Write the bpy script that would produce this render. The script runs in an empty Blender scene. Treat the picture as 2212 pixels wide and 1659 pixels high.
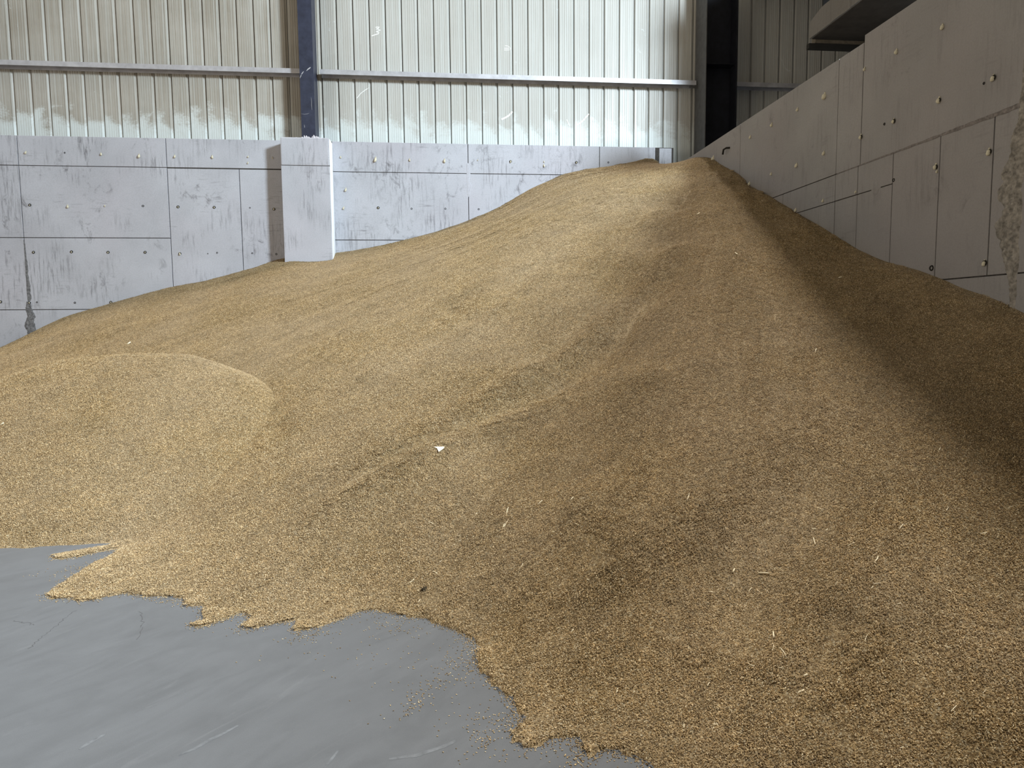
import bpy, bmesh, math, random
import numpy as np
from math import radians, sin, cos, pi, sqrt, tan
from mathutils import Vector, Matrix, noise

C = bpy.context.scene.collection
scene = bpy.context.scene
rnd = random.Random(7)
nrng = np.random.default_rng(7)

# ------------------------------------------------------------------ camera
F_PX, CX, CY = 1471.67, 1106.0, 829.5
YAW, PITCH, ROLL = radians(6.2054), radians(5.1204), radians(0.53332)
CAM = np.array([0.0, 0.0, 1.6])
def cam_axes():
    cyw, sy = cos(YAW), sin(YAW); cp, sp = cos(PITCH), sin(PITCH); cr, sr = cos(ROLL), sin(ROLL)
    f = np.array([sy*cp, cyw*cp, -sp]); r = np.array([cyw, -sy, 0.0]); d = np.cross(f, r)
    return cr*r+sr*d, -sr*r+cr*d, f
AR, AD, AF = cam_axes()
cam_data = bpy.data.cameras.new('camera')
cam = bpy.data.objects.new('camera', cam_data); C.objects.link(cam)
cam_data.sensor_fit = 'HORIZONTAL'; cam_data.sensor_width = 36.0
cam_data.lens = 36.0*F_PX/2212.0
cam_data.clip_start = 0.05; cam_data.clip_end = 200
m = Matrix.Identity(4)
for i in range(3):
    m[i][0] = AR[i]; m[i][1] = -AD[i]; m[i][2] = -AF[i]; m[i][3] = CAM[i]
cam.matrix_world = m
scene.camera = cam

# ------------------------------------------------------------------ world, lamps, exposure
world = bpy.data.worlds.new('world'); scene.world = world; world.use_nodes = True
wb = world.node_tree.nodes['Background']
wb.inputs[0].default_value = (1.0, 0.88, 0.70, 1); wb.inputs[1].default_value = 0.32
def area_lamp(name, loc, target, sx, sy, power, col, spread=180):
    l = bpy.data.lights.new(name, 'AREA'); l.shape = 'RECTANGLE'; l.size = sx; l.size_y = sy
    l.energy = power; l.color = col; l.spread = radians(spread)
    o = bpy.data.objects.new(name, l); C.objects.link(o); o.location = loc
    o.rotation_euler = (Vector(target)-Vector(loc)).to_track_quat('-Z', 'Y').to_euler()
    return o
sun = bpy.data.lights.new('roof_daylight', 'SUN'); sun.energy = 3.75; sun.angle = radians(9); sun.color = (1.0, 0.95, 0.87)
so = bpy.data.objects.new('roof_daylight', sun); C.objects.link(so)
so.rotation_euler = Vector((-0.45, -0.12, -1.0)).to_track_quat('-Z', 'Y').to_euler()
area_lamp('front_skylight_lamp', (9.5, 0.0, 9.0), (0.0, 8.5, 2.5), 1.7, 2.0, 4100, (0.78, 0.91, 1.0))
area_lamp('left_fill_lamp', (-13.5, -2.0, 3.0), (2.0, 6.5, 1.5), 8.0, 5.0, 560, (1.0, 0.90, 0.76))  # added unseen fill light from the left
scene.view_settings.view_transform = 'Standard'
scene.view_settings.look = 'None'
scene.view_settings.exposure = 0.0
scene.view_settings.gamma = 1.0
scene.view_settings.use_curve_mapping = False

# ------------------------------------------------------------------ pixel -> world
def ray(x, y):
    return AR*((x-CX)/F_PX) + AD*((y-CY)/F_PX) + AF
def on_y(x, y, Y): r = ray(x, y); return CAM + r*(Y/r[1])
def on_x(x, y, X): r = ray(x, y); return CAM + r*(X/r[0])
def on_z(x, y, z=0.0): r = ray(x, y); return CAM + r*((z-CAM[2])/r[2])

# ------------------------------------------------------------------ object helpers
def tag(o, label=None, cat=None, group=None, kind=None):
    if label: o['label'] = label
    if cat: o['category'] = cat
    if group: o['group'] = group
    if kind: o['kind'] = kind
    return o
def link(name, me, mat=None, parent=None):
    o = bpy.data.objects.new(name, me); C.objects.link(o)
    if mat is not None and me is not None and not me.materials: me.materials.append(mat)
    if parent is not None: o.parent = parent
    return o
def mesh_obj(name, verts, faces, mat=None, parent=None, smooth=False):
    me = bpy.data.meshes.new(name); me.from_pydata([tuple(map(float, v)) for v in verts], [], faces)
    if smooth: me.polygons.foreach_set('use_smooth', [True]*len(me.polygons))
    me.update()
    return link(name, me, mat, parent)
def bm_obj(name, bm, mat=None, parent=None, smooth=False):
    me = bpy.data.meshes.new(name); bm.to_mesh(me); bm.free()
    if smooth: me.polygons.foreach_set('use_smooth', [True]*len(me.polygons))
    return link(name, me, mat, parent)
def add_box(bm, lo, hi, bevel=0.0, seg=1):
    vs = [bm.verts.new((x, y, z)) for z in (lo[2], hi[2]) for y in (lo[1], hi[1]) for x in (lo[0], hi[0])]
    fs = [(0, 2, 3, 1), (4, 5, 7, 6), (0, 1, 5, 4), (2, 6, 7, 3), (0, 4, 6, 2), (1, 3, 7, 5)]
    faces = [bm.faces.new([vs[i] for i in f]) for f in fs]
    if bevel > 0:
        es = set(e for f in faces for e in f.edges)
        bmesh.ops.bevel(bm, geom=list(es), offset=bevel, segments=seg, affect='EDGES', profile=0.6)
def box_obj(name, lo, hi, mat, parent=None, bevel=0.0, seg=1):
    bm = bmesh.new(); add_box(bm, lo, hi, bevel, seg)
    return bm_obj(name, bm, mat, parent)
def add_tube(bm, pts, radii, n=6, cap=True):
    rings = []
    pts = [Vector(p) for p in pts]
    for i, p in enumerate(pts):
        t = (pts[min(i+1, len(pts)-1)]-pts[max(i-1, 0)]).normalized()
        a = t.orthogonal().normalized() if i == 0 else (rings_axis - t*rings_axis.dot(t)).normalized()
        rings_axis = a; b = t.cross(a)
        r = radii[i] if hasattr(radii, '__len__') else radii
        rings.append([bm.verts.new(p + (a*cos(2*pi*k/n)+b*sin(2*pi*k/n))*r) for k in range(n)])
    for r0, r1 in zip(rings, rings[1:]):
        for k in range(n): bm.faces.new((r0[k], r0[(k+1) % n], r1[(k+1) % n], r1[k]))
    if cap:
        bm.faces.new(rings[0][::-1]); bm.faces.new(rings[-1])

# ------------------------------------------------------------------ material helpers
class NT:
    def __init__(self, name):
        self.m = bpy.data.materials.new(name); self.m.use_nodes = True
        self.t = self.m.node_tree; self.b = self.t.nodes['Principled BSDF']
        self.geo = None
    def n(self, typ, **kw):
        nd = self.t.nodes.new(typ)
        for k, v in kw.items(): setattr(nd, k, v)
        return nd
    def l(self, a, b): self.t.links.new(a, b)
    def pos(self, scale=(1, 1, 1), rot=(0, 0, 0)):
        if self.geo is None: self.geo = self.n('ShaderNodeNewGeometry')
        mp = self.n('ShaderNodeMapping'); mp.inputs['Scale'].default_value = scale; mp.inputs['Rotation'].default_value = rot
        self.l(self.geo.outputs['Position'], mp.inputs['Vector']); return mp.outputs[0]
    def pos_along(self, ang, sx, sy):
        if self.geo is None: self.geo = self.n('ShaderNodeNewGeometry')
        mp = self.n('ShaderNodeMapping', vector_type='TEXTURE'); mp.inputs['Scale'].default_value = (sx, sy, 1); mp.inputs['Rotation'].default_value = (0, 0, ang)
        self.l(self.geo.outputs['Position'], mp.inputs['Vector']); return mp.outputs[0]
    def noise(self, scale, detail=4, rough=0.55, vec=None, dist=0.0):
        nd = self.n('ShaderNodeTexNoise'); nd.inputs['Scale'].default_value = scale
        nd.inputs['Detail'].default_value = detail; nd.inputs['Roughness'].default_value = rough
        nd.inputs['Distortion'].default_value = dist
        self.l(vec if vec is not None else self.pos(), nd.inputs['Vector']); return nd.outputs['Fac']
    def ramp(self, fac, stops):
        r = self.n('ShaderNodeValToRGB'); e = r.color_ramp.elements
        while len(e) > 1: e.remove(e[-1])
        for i, (p, c) in enumerate(stops):
            if i == 0: el = e[0]; el.position = p
            else: el = e.new(p)
            el.color = (c, c, c, 1) if not hasattr(c, '__len__') else (*c, 1)
        self.l(fac, r.inputs[0]); return r.outputs[0]
    def mix(self, fac, a, b, mode='MIX'):
        nd = self.n('ShaderNodeMix', data_type='RGBA', blend_type=mode)
        for s, v in ((nd.inputs['Factor'], fac), (nd.inputs['A'], a), (nd.inputs['B'], b)):
            if isinstance(v, bpy.types.NodeSocket): self.l(v, s)
            elif hasattr(v, '__len__'): s.default_value = (*v, 1)
            else: s.default_value = v
        return nd.outputs['Result']
    def math(self, op, a, b=None, c=None):
        nd = self.n('ShaderNodeMath', operation=op)
        for s, v in zip(nd.inputs, (a, b, c)):
            if v is None: continue
            if isinstance(v, bpy.types.NodeSocket): self.l(v, s)
            else: s.default_value = v
        return nd.outputs[0]
    def sep(self, vec):
        s = self.n('ShaderNodeSeparateXYZ'); self.l(vec, s.inputs[0]); return s.outputs
    def bump(self, h, strength=0.3, dist=0.01):
        b = self.n('ShaderNodeBump'); b.inputs['Strength'].default_value = strength; b.inputs['Distance'].default_value = dist
        self.l(h, b.inputs['Height']); self.l(b.outputs[0], self.b.inputs['Normal'])
    def base(self, c, rough=0.8, spec=0.3, metal=0.0):
        s = self.b.inputs['Base Color']
        if isinstance(c, bpy.types.NodeSocket): self.l(c, s)
        else: s.default_value = (*c, 1)
        if isinstance(rough, bpy.types.NodeSocket): self.l(rough, self.b.inputs['Roughness'])
        else: self.b.inputs['Roughness'].default_value = rough
        self.b.inputs['Specular IOR Level'].default_value = spec
        self.b.inputs['Metallic'].default_value = metal
        return self.m

def mat_concrete(name, col, dark, scuff=1.0, axis='x'):
    k = NT(name)
    big = k.noise(0.9, 5, 0.6)
    c = k.mix(k.ramp(big, [(0.35, 0.0), (0.65, 1.0)]), tuple(v*0.90 for v in col), tuple(v*1.06 for v in col))
    tint = k.ramp(k.noise(0.55, 3, 0.5, k.pos((1, 1, 0.6))), [(0.45, 0.0), (0.62, 1.0)])
    c = k.mix(k.math('MULTIPLY', tint, 0.35), c, (col[0]*1.05, col[1]*0.97, col[2]*0.98))
    # vertical wiping streaks, broken up
    st = k.noise(1.0, 5, 0.7, k.pos((26, 26, 2.4)))
    gate = k.ramp(k.noise(1.7, 3, 0.5), [(0.46, 0.0), (0.64, 1.0)])
    s1 = k.math('MULTIPLY', k.ramp(st, [(0.50, 0.0), (0.62, 1.0)]), gate)
    c = k.mix(k.math('MULTIPLY', s1, 0.42*scuff), c, dark)
    # horizontal smears
    st2 = k.noise(1.0, 5, 0.7, k.pos((3.0, 3.0, 30)))
    gate2 = k.ramp(k.noise(1.3, 3, 0.5, k.pos((1, 1, 1), (0.5, 0.2, 0.9))), [(0.55, 0.0), (0.68, 1.0)])
    c = k.mix(k.math('MULTIPLY', k.math('MULTIPLY', k.ramp(st2, [(0.54, 0.0), (0.66, 1.0)]), gate2), 0.45*scuff), c, dark)
    # patchy dark blotches
    bl = k.ramp(k.noise(6.0, 9, 0.76, k.pos((1, 1, 0.7)), 0.6), [(0.54, 0.0), (0.68, 1.0)])
    gate3 = k.ramp(k.noise(1.1, 2, 0.5, k.pos((1, 1, 1), (0.2, 0.8, 0.1))), [(0.50, 0.0), (0.62, 1.0)])
    c = k.mix(k.math('MULTIPLY', k.math('MULTIPLY', bl, gate3), 0.7*scuff), c, dark)
    sp = k.noise(60, 3, 0.6)
    c = k.mix(k.ramp(sp, [(0.3, 0.16), (0.6, 0.0)]), c, dark)
    mm = k.base(c, 0.82, 0.25)
    k.bump(k.math('ADD', k.noise(45, 6, 0.7), k.math('MULTIPLY', s1, -0.8)), 0.25, 0.004)
    return mm
def mat_plain(name, col, rough=0.7, spec=0.3, metal=0.0, var=0.12, scale=8.0):
    k = NT(name)
    c = k.mix(k.ramp(k.noise(scale, 5, 0.6), [(0.3, 0.0), (0.7, 1.0)]), tuple(v*(1-var) for v in col), tuple(v*(1+var) for v in col))
    mm = k.base(c, rough, spec, metal); k.bump(k.noise(scale*6, 4), 0.12, 0.003)
    return mm
def mat_foam(name, col):
    k = NT(name)
    c = k.mix(k.noise(70, 3), tuple(v*0.8 for v in col), col)
    mm = k.base(c, 0.75, 0.2); k.bump(k.noise(120, 3), 0.3, 0.003); return mm
def mat_cladding():
    k = NT('painted_sheet')
    p = k.pos(); s = k.sep(p)
    dust = k.mix(k.ramp(k.noise(1.2, 4, 0.6), [(0.3, 0.0), (0.7, 1.0)]), (0.33, 0.30, 0.25), (0.43, 0.40, 0.35))
    clean = (0.66, 0.70, 0.685)
    bay = k.ramp(k.math('ADD', k.math('MULTIPLY', s[0], 0.1), 0.5), [(0.28, 0.0), (0.36, 1.0)])
    dust = k.mix(k.math('MULTIPLY', bay, 0.6), dust, (0.56, 0.565, 0.54))  # right bay paler: less dust, plus its brighter light put into the colour
    # streaks of thin dust running down the sheet
    vs = k.noise(1.0, 4, 0.65, k.pos((38, 38, 0.5)))
    dust = k.mix(k.math('MULTIPLY', k.ramp(vs, [(0.45, 0.0), (0.66, 1.0)]), 0.34), dust, clean)
    # wiped zone where grain has rested against the sheet: saw-tooth top edge
    wob = k.noise(0.9, 5, 0.62, k.pos((1.6, 1.6, 2.6)), 0.8)
    saw = k.math('FRACT', k.math('DIVIDE', k.math('SUBTRACT', s[0], -7.26), 0.2917*1.0))
    lvl = k.math('ADD', 5.53, k.math('MULTIPLY', k.math('SUBTRACT', wob, 0.5), 1.1))
    lvl = k.math('SUBTRACT', lvl, k.math('MULTIPLY', saw, 0.26))
    d = k.math('DIVIDE', k.math('SUBTRACT', lvl, s[2]), 0.34)
    edge = k.ramp(k.math('ADD', d, k.math('MULTIPLY', k.math('SUBTRACT', k.noise(28, 5, 0.7), 0.5), 1.3)), [(0.0, 0.0), (0.6, 0.85), (1.0, 1.0)])
    c = k.mix(edge, dust, clean)
    # pale scrapes
    scr = k.ramp(k.noise(2.2, 7, 0.75, k.pos((1.2, 1.2, 0.7), (0, 0.6, 0)), 1.6), [(0.66, 0.0), (0.70, 1.0)])
    c = k.mix(k.math('MULTIPLY', scr, 0.7), c, (0.72, 0.76, 0.76))
    spk = k.ramp(k.noise(55, 4, 0.7), [(0.68, 0.0), (0.74, 1.0)])
    c = k.mix(k.math('MULTIPLY', spk, 0.6), c, (0.10, 0.08, 0.06))
    return k.base(c, k.ramp(vs, [(0.3, 0.55), (0.7, 0.36)]), 0.45)
def mat_floor():
    k = NT('trowelled_concrete_floor')
    col = (0.128, 0.136, 0.147)
    ang = radians(45.4)
    a = k.noise(1.0, 8, 0.70, k.pos_along(ang, 0.6, 0.2), 1.2)
    c = k.mix(k.ramp(a, [(0.34, 0.0), (0.62, 1.0)]), tuple(v*0.90 for v in col), tuple(v*1.08 for v in col))
    b = k.noise(1.0, 7, 0.68, k.pos_along(ang+0.12, 0.7, 0.09), 1.2)
    c = k.mix(k.math('MULTIPLY', k.ramp(b, [(0.60, 0.0), (0.74, 1.0)]), 0.30), c, (0.25, 0.26, 0.275))
    b2 = k.noise(1.0, 6, 0.65, k.pos_along(ang-0.15, 0.8, 0.11), 1.0)
    c = k.mix(k.math('MULTIPLY', k.ramp(b2, [(0.62, 0.0), (0.78, 1.0)]), 0.40), c, tuple(v*0.6 for v in col))
    sp = k.ramp(k.noise(150, 2, 0.6), [(0.72, 0.0), (0.80, 1.0)])
    c = k.mix(k.math('MULTIPLY', sp, 0.6), c, (0.08, 0.08, 0.08))
    c = k.mix(k.math('MULTIPLY', k.ramp(k.noise(260, 3, 0.7), [(0.35, 1.0), (0.65, 0.0)]), 0.45), c, tuple(v*0.72 for v in col))
    c = k.mix(k.math('MULTIPLY', k.ramp(k.noise(3.0, 6, 0.7), [(0.4, 0.0), (0.7, 1.0)]), 0.3), c, tuple(v*1.2 for v in col))
    mm = k.base(c, k.ramp(a, [(0.3, 0.50), (0.7, 0.62)]), 0.35)
    k.bump(k.noise(220, 3), 0.12, 0.002)
    return mm
GRAIN_STOPS = [(0.0, (0.13, 0.076, 0.026)), (0.20, (0.28, 0.176, 0.068)), (0.55, (0.475, 0.335, 0.155)),
               (0.85, (0.655, 0.495, 0.270)), (1.0, (0.88, 0.78, 0.55))]
def grain_tone(k, c):
    tone = k.ramp(k.noise(0.7, 4, 0.6), [(0.35, 0.0), (0.65, 1.0)])
    c = k.mix(k.math('MULTIPLY', tone, 0.30), c, (0.46, 0.37, 0.26))
    clump = k.ramp(k.noise(24, 6, 0.85), [(0.34, 0.66), (0.64, 1.14)])
    c = k.mix(1.0, c, clump, 'MULTIPLY')
    fine = k.ramp(k.noise(85, 3, 0.8), [(0.36, 0.62), (0.64, 1.28)])
    c = k.mix(1.0, c, fine, 'MULTIPLY')
    band = k.ramp(k.noise(2.6, 5, 0.62, None, 0.6), [(0.34, 0.90), (0.62, 1.05)])
    return k.mix(1.0, c, band, 'MULTIPLY')
def mat_kernel():
    k = NT('wheat_kernel')
    g = k.n('ShaderNodeNewGeometry'); oi = k.n('ShaderNodeObjectInfo')
    r = k.math('FRACT', k.math('ADD', g.outputs['Random Per Island'], k.math('MULTIPLY', oi.outputs['Random'], 7.31)))
    return k.base(grain_tone(k, k.ramp(r, GRAIN_STOPS)), 0.5, 0.4)
def mat_heap():
    k = NT('wheat_bulk')
    v = k.n('ShaderNodeTexVoronoi'); v.inputs['Scale'].default_value = 190
    k.l(k.pos(), v.inputs['Vector'])
    c = k.ramp(k.sep(v.outputs['Color'])[0], [(p, tuple(x*0.5 for x in col)) for p, col in GRAIN_STOPS])  # bulk darker than the kernels: shade of the gaps put into the colour
    c = grain_tone(k, c)
    mm = k.base(c, 0.8, 0.15); k.bump(v.outputs['Distance'], 0.6, 0.004)
    return mm

M = dict(
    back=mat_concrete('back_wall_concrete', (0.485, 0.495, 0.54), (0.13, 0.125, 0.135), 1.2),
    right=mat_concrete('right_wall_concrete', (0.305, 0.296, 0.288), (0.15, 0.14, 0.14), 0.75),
    joint=mat_plain('dark_joint', (0.07, 0.065, 0.06), 0.95, 0.1, var=0.3, scale=30),
    rough=mat_plain('honeycombed_concrete', (0.27, 0.25, 0.22), 0.95, 0.1, var=0.5, scale=28),
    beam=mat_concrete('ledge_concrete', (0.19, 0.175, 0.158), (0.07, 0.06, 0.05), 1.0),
    soffit=mat_plain('dark_soffit', (0.05, 0.042, 0.035), 0.9, 0.1, var=0.2, scale=5),  # underside panel set darker than the beam concrete
    sheet=mat_cladding(),
    girt=mat_plain('galvanised_steel', (0.52, 0.52, 0.55), 0.45, 0.5, 0.35, 0.18, 6),
    black=mat_plain('shaded_steel', (0.010, 0.011, 0.016), 0.6, 0.2, 0.0, 0.3, 9),  # near-black: shade of column recess and kerb put into the colour
    navy=mat_plain('navy_painted_steel', (0.032, 0.037, 0.062), 0.45, 0.4, 0.0, 0.25, 9),
    flange=mat_plain('grey_painted_steel', (0.10, 0.10, 0.10), 0.6, 0.3, 0.0, 0.2, 9),
    foam=mat_foam('cured_foam', (0.74, 0.69, 0.53)),
    hole=mat_plain('tie_hole_dark', (0.03, 0.028, 0.025), 0.95, 0.1),
    chalk=mat_plain('white_chalk', (0.88, 0.88, 0.86), 0.9, 0.1, var=0.05),
    scrape=mat_plain('bare_metal_scrape', (0.42, 0.42, 0.44), 0.7, 0.2),
    grime=mat_plain('grimy_joint_edge', (0.17, 0.17, 0.175), 0.95, 0.1, var=0.5, scale=30),
    strip=mat_plain('pale_lit_side', (0.80, 0.83, 0.85), 0.6, 0.3, var=0.04),  # paleness stands for light on the pier's right side
    floor=mat_floor(),
    crack=mat_plain('floor_crack_dark', (0.10, 0.10, 0.105), 0.95, 0.1),
    scuff=mat_plain('pale_floor_scuff', (0.150, 0.159, 0.171), 0.8, 0.2, var=0.25, scale=30),
    kernel=mat_kernel(), heap=mat_heap(),
    straw=mat_plain('dry_straw', (0.86, 0.77, 0.56), 0.5, 0.4, var=0.2, scale=20),
    paper=mat_plain('cream_chip', (0.85, 0.80, 0.66), 0.7, 0.2, var=0.05),
    clod=mat_plain('dark_clod', (0.035, 0.028, 0.018), 0.95, 0.1, var=0.4, scale=60),
    roof=mat_plain('roof_sheet', (0.22, 0.22, 0.23), 0.7, 0.3),
    timber=mat_plain('dark_timber', (0.13, 0.105, 0.075), 0.85, 0.2, var=0.3, scale=14),
)

# ------------------------------------------------------------------ setting: sizes
YB, YS, XR, YP = 12.7, 13.15, 4.45, 12.35       # back concrete face, cladding, right wall face, pier face
ZB, ZR = 4.845, 4.46                            # wall tops
SOFFIT = 4.53

# floor
fl = mesh_obj('floor', [(-14, -8, 0), (14, -8, 0), (14, 14, 0), (-14, 14, 0)], [(0, 1, 2, 3)], M['floor'])
tag(fl, kind='structure')

# ------------------------------------------------------------------ concrete walls of cast panels
def panel_on_back(parent, x0, x1, z0, z1, mat, y=YB, gap=0.006, name='concrete_panel', proud=None):
    pr = rnd.uniform(0.0, 0.004) if proud is None else proud
    bm = bmesh.new(); add_box(bm, (x0+gap, y-pr, z0+gap), (x1-gap, y+0.02, z1-gap), 0.002)
    return bm_obj(name, bm, mat, parent)
def panel_on_right(parent, y0, y1, z0, z1, mat, x=XR, gap=0.004, name='concrete_panel'):
    pr = rnd.uniform(0.0, 0.004); gap += 0.0015
    bm = bmesh.new(); add_box(bm, (x-pr, y0+gap, z0+gap), (x+0.02, y1-gap, z1-gap), 0.002)
    return bm_obj(name, bm, mat, parent)

wb_ = box_obj('wall_back', (-10.5, YB+0.012, 0), (4.47, YS-0.06, ZB-0.004), M['joint']); tag(wb_, kind='structure')
R1, R2, R3 = 4.345, 3.135, 1.905                # horizontal joints
# left bay
for x0, x1 in ((-10.5, -9.47), (-9.47, -7.015), (-7.015, -4.612)):
    for z0, z1 in ((0, 0.70), (0.70, R3), (R3, R2), (R2, R1), (R1, ZB)):
        panel_on_back(wb_, x0, x1, z0, z1, M['back'])
panel_on_back(wb_, -4.612, -2.55, R1, ZB, M['back'])
for x0, x1 in ((-4.612, -3.405), (-3.405, -2.55)):
    panel_on_back(wb_, x0, x1, R3, R1-0.01, M['back']); panel_on_back(wb_, x0, x1, 0.7, R3, M['back'])
# right bay
for x0, x1 in ((-1.80, 0.615), (0.615, 3.052), (3.052, 4.12)):
    for z0, z1 in ((0.7, R3), (R3, R2-0.02), (R2-0.02, R1-0.03), (R1-0.03, ZB)):
        panel_on_back(wb_, x0, x1, z0, z1, M['back'])
panel_on_back(wb_, 4.19, 4.44, 1.9, ZB-0.01, M['back'], YB+0.008, name='infill_panel')
# pier
pier = box_obj('pier', (-2.600, YP+0.012, 0), (-1.800, YS-0.45, 4.80), M['joint'], wb_)
tag(pier, 'square concrete pier standing proud of the wall')
for z0, z1 in ((0, R3), (R3, 4.335), (4.335, 4.815)):
    bm = bmesh.new(); add_box(bm, (-2.613, YP, z0+0.003), (-1.798, YB+0.02, z1-0.003), 0.008 if z1 < 4.8 else 0.022, 2)
    bm_obj('concrete_panel', bm, M['back'], pier)
box_obj('lit_side_plate', (-1.799, YP+0.03, 1.0), (-1.790, YB-0.01, 4.80), M['strip'], pier)  # added pale plate: the pier's bright lit side put into colour
# spilled mortar lumps on the pier top, at the foot of the column
bm = bmesh.new()
for i in range(46):
    t = rnd.random(); x = -2.36+0.42*t+rnd.uniform(-.03, .03)
    h = rnd.uniform(0.01, 0.05)*(1.4-abs(t-0.5))
    mm = Matrix.Translation((x, rnd.uniform(12.45, 12.66), 4.815+h*0.3)) @ Matrix.Diagonal((rnd.uniform(.012, .035), .03, h, 1))
    bmesh.ops.create_icosphere(bm, subdivisions=1, radius=1, matrix=mm)
bm_obj('mortar_crumbs', bm, M['back'], pier, True)

# right wall
wr = box_obj('wall_right', (XR+0.012, -3.0, 0), (XR+0.34, YS-0.07, ZR-0.004), M['joint']); tag(wr, kind='structure')
A1, A2 = 3.215, 1.945
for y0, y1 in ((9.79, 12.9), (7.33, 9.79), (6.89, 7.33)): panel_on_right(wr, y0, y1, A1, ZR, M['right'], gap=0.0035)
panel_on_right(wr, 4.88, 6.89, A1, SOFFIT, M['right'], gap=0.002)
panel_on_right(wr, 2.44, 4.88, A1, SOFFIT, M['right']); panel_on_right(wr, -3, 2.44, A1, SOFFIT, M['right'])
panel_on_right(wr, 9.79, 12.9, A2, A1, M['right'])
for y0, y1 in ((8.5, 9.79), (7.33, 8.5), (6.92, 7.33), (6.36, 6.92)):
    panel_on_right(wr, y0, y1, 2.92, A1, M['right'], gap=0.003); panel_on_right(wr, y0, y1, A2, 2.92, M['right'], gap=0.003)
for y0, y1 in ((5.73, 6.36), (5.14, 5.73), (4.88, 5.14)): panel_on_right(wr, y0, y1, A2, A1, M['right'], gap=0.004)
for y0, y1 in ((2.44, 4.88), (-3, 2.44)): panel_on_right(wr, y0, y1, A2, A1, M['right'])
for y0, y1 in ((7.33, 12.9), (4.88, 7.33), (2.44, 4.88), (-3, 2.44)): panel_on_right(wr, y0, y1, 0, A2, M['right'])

# honeycombed rough concrete along the joint in the right wall and other lumpy strips
def rough_strip(parent, axis, centre, z0, z1, wfun, mat, depth=0.012, name='honeycomb_patch', nz=60, nw=9):
    vs, fs = [], []
    for i in range(nz+1):
        z = z0+(z1-z0)*i/nz; l, r = wfun(i/nz)
        l *= 1+0.5*noise.fractal((z*6, 1.3, centre), 0.8, 2.0, 5); r *= 1+0.5*noise.fractal((z*6, 7.7, centre), 0.8, 2.0, 5)
        for j in range(nw+1):
            t = j/nw; u = centre - l + (l+r)*t
            e = 4*t*(1-t)
            d = depth*(min(1, e*2.2)*(0.35+0.9*noise.fractal((u*38, z*38, 3.1), 0.7, 2.0, 5)) )
            if 0 < j < nw and 0 < i < nz: d = max(d, 0.0015)
            else: d = -0.003
            vs.append((u, YB-0.003-d, z) if axis == 'x' else (XR-0.003-d, u, z))
    for i in range(nz):
        for j in range(nw):
            a = i*(nw+1)+j; q = (a, a+1, a+nw+2, a+nw+1)
            fs.append(q if axis == 'x' else q[::-1])
    return mesh_obj(name, vs, fs, mat, parent, True)
rough_strip(wr, 'y', 4.88, 1.5, 3.15, lambda t: (0.03+0.03*t, 0.035+0.125*max(0, sin(pi*min(1, max(0, (t-.22)/.75))))**0.8), M['rough'], 0.02, nz=90, nw=16)
rough_strip(wr, 'y', 4.88, 3.1, 3.6, lambda t: (0.012, 0.03*(1-t)+0.008), M['rough'], 0.008)
rough_strip(wr, 'y', 6.61, 2.85, 2.99, lambda t: (0.06*sin(pi*t)+.005,)*2, M['right'], 0.006, 'mortar_patch', 12, 10)
rough_strip(wb_, 'x', -7.016, 1.35, 2.05, lambda t: (0.035+.05*sin(pi*t)*abs(sin(5*t)), 0.04+.05*sin(pi*t)), M['grime'], 0.012)
rough_strip(wb_, 'x', -7.016, 2.05, 3.1, lambda t: (0.012*(1-t)+.006, 0.05*(1-t)+.008), M['grime'], 0.005)
rough_strip(wb_, 'x', 0.615, 3.9, 4.5, lambda t: (0.02+.02*sin(pi*t), 0.03+.02*sin(6*t)**2), M['back'], 0.006, nz=30)
# rubbed joint line that widens towards the camera on the right wall (crumbled edge)
vs, fs = [], []
for i in range(61):
    y = 7.3-(7.3-4.9)*i/60; w = 0.006+0.020*(i/60)**1.3*(1+0.8*noise.noise((y*14, 2, 0)))
    for s in (-0.7, 0.7): vs.append((XR-0.0062, y, A1+s*w+0.006*noise.noise((y*9, s*3, 5))))
for i in range(60): fs.append((2*i, 2*i+1, 2*i+3, 2*i+2))
mesh_obj('crumbled_joint', vs, fs, mat_plain('crumbled_edge', (0.20, 0.18, 0.17), 0.95, 0.1, var=0.4, scale=40), wr)

# ------------------------------------------------------------------ foam plugs and tie holes
def foam_mesh(seed, drip):
    r = random.Random(seed); bm = bmesh.new()
    bmesh.ops.create_icosphere(bm, subdivisions=2, radius=1)
    for v in bm.verts:
        n = 1+0.28*noise.noise(v.co*1.6+Vector((seed*3.1, 0, 0)))
        v.co *= n
        v.co.x *= 0.022; v.co.y *= 0.030; v.co.z *= 0.026
        if v.co.z < 0: v.co.z *= 1+drip; v.co.y -= 0.010*drip*(-v.co.z/0.026)
    # the neck that comes out of the hole
    mm = Matrix.Translation((r.uniform(-.004, .004), 0.006, 0.030)) @ Matrix.Diagonal((0.013, 0.016, 0.022, 1))
    bmesh.ops.create_icosphere(bm, subdivisions=1, radius=1, matrix=mm)
    me = bpy.data.meshes.new('foam_plug'); bm.to_mesh(me); bm.free()
    me.polygons.foreach_set('use_smooth', [True]*len(me.polygons)); me.materials.append(M['foam']); return me
FOAMS = [foam_mesh(i, d) for i, d in enumerate((0.25, 0.8, 0.5, 1.1))]
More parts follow.
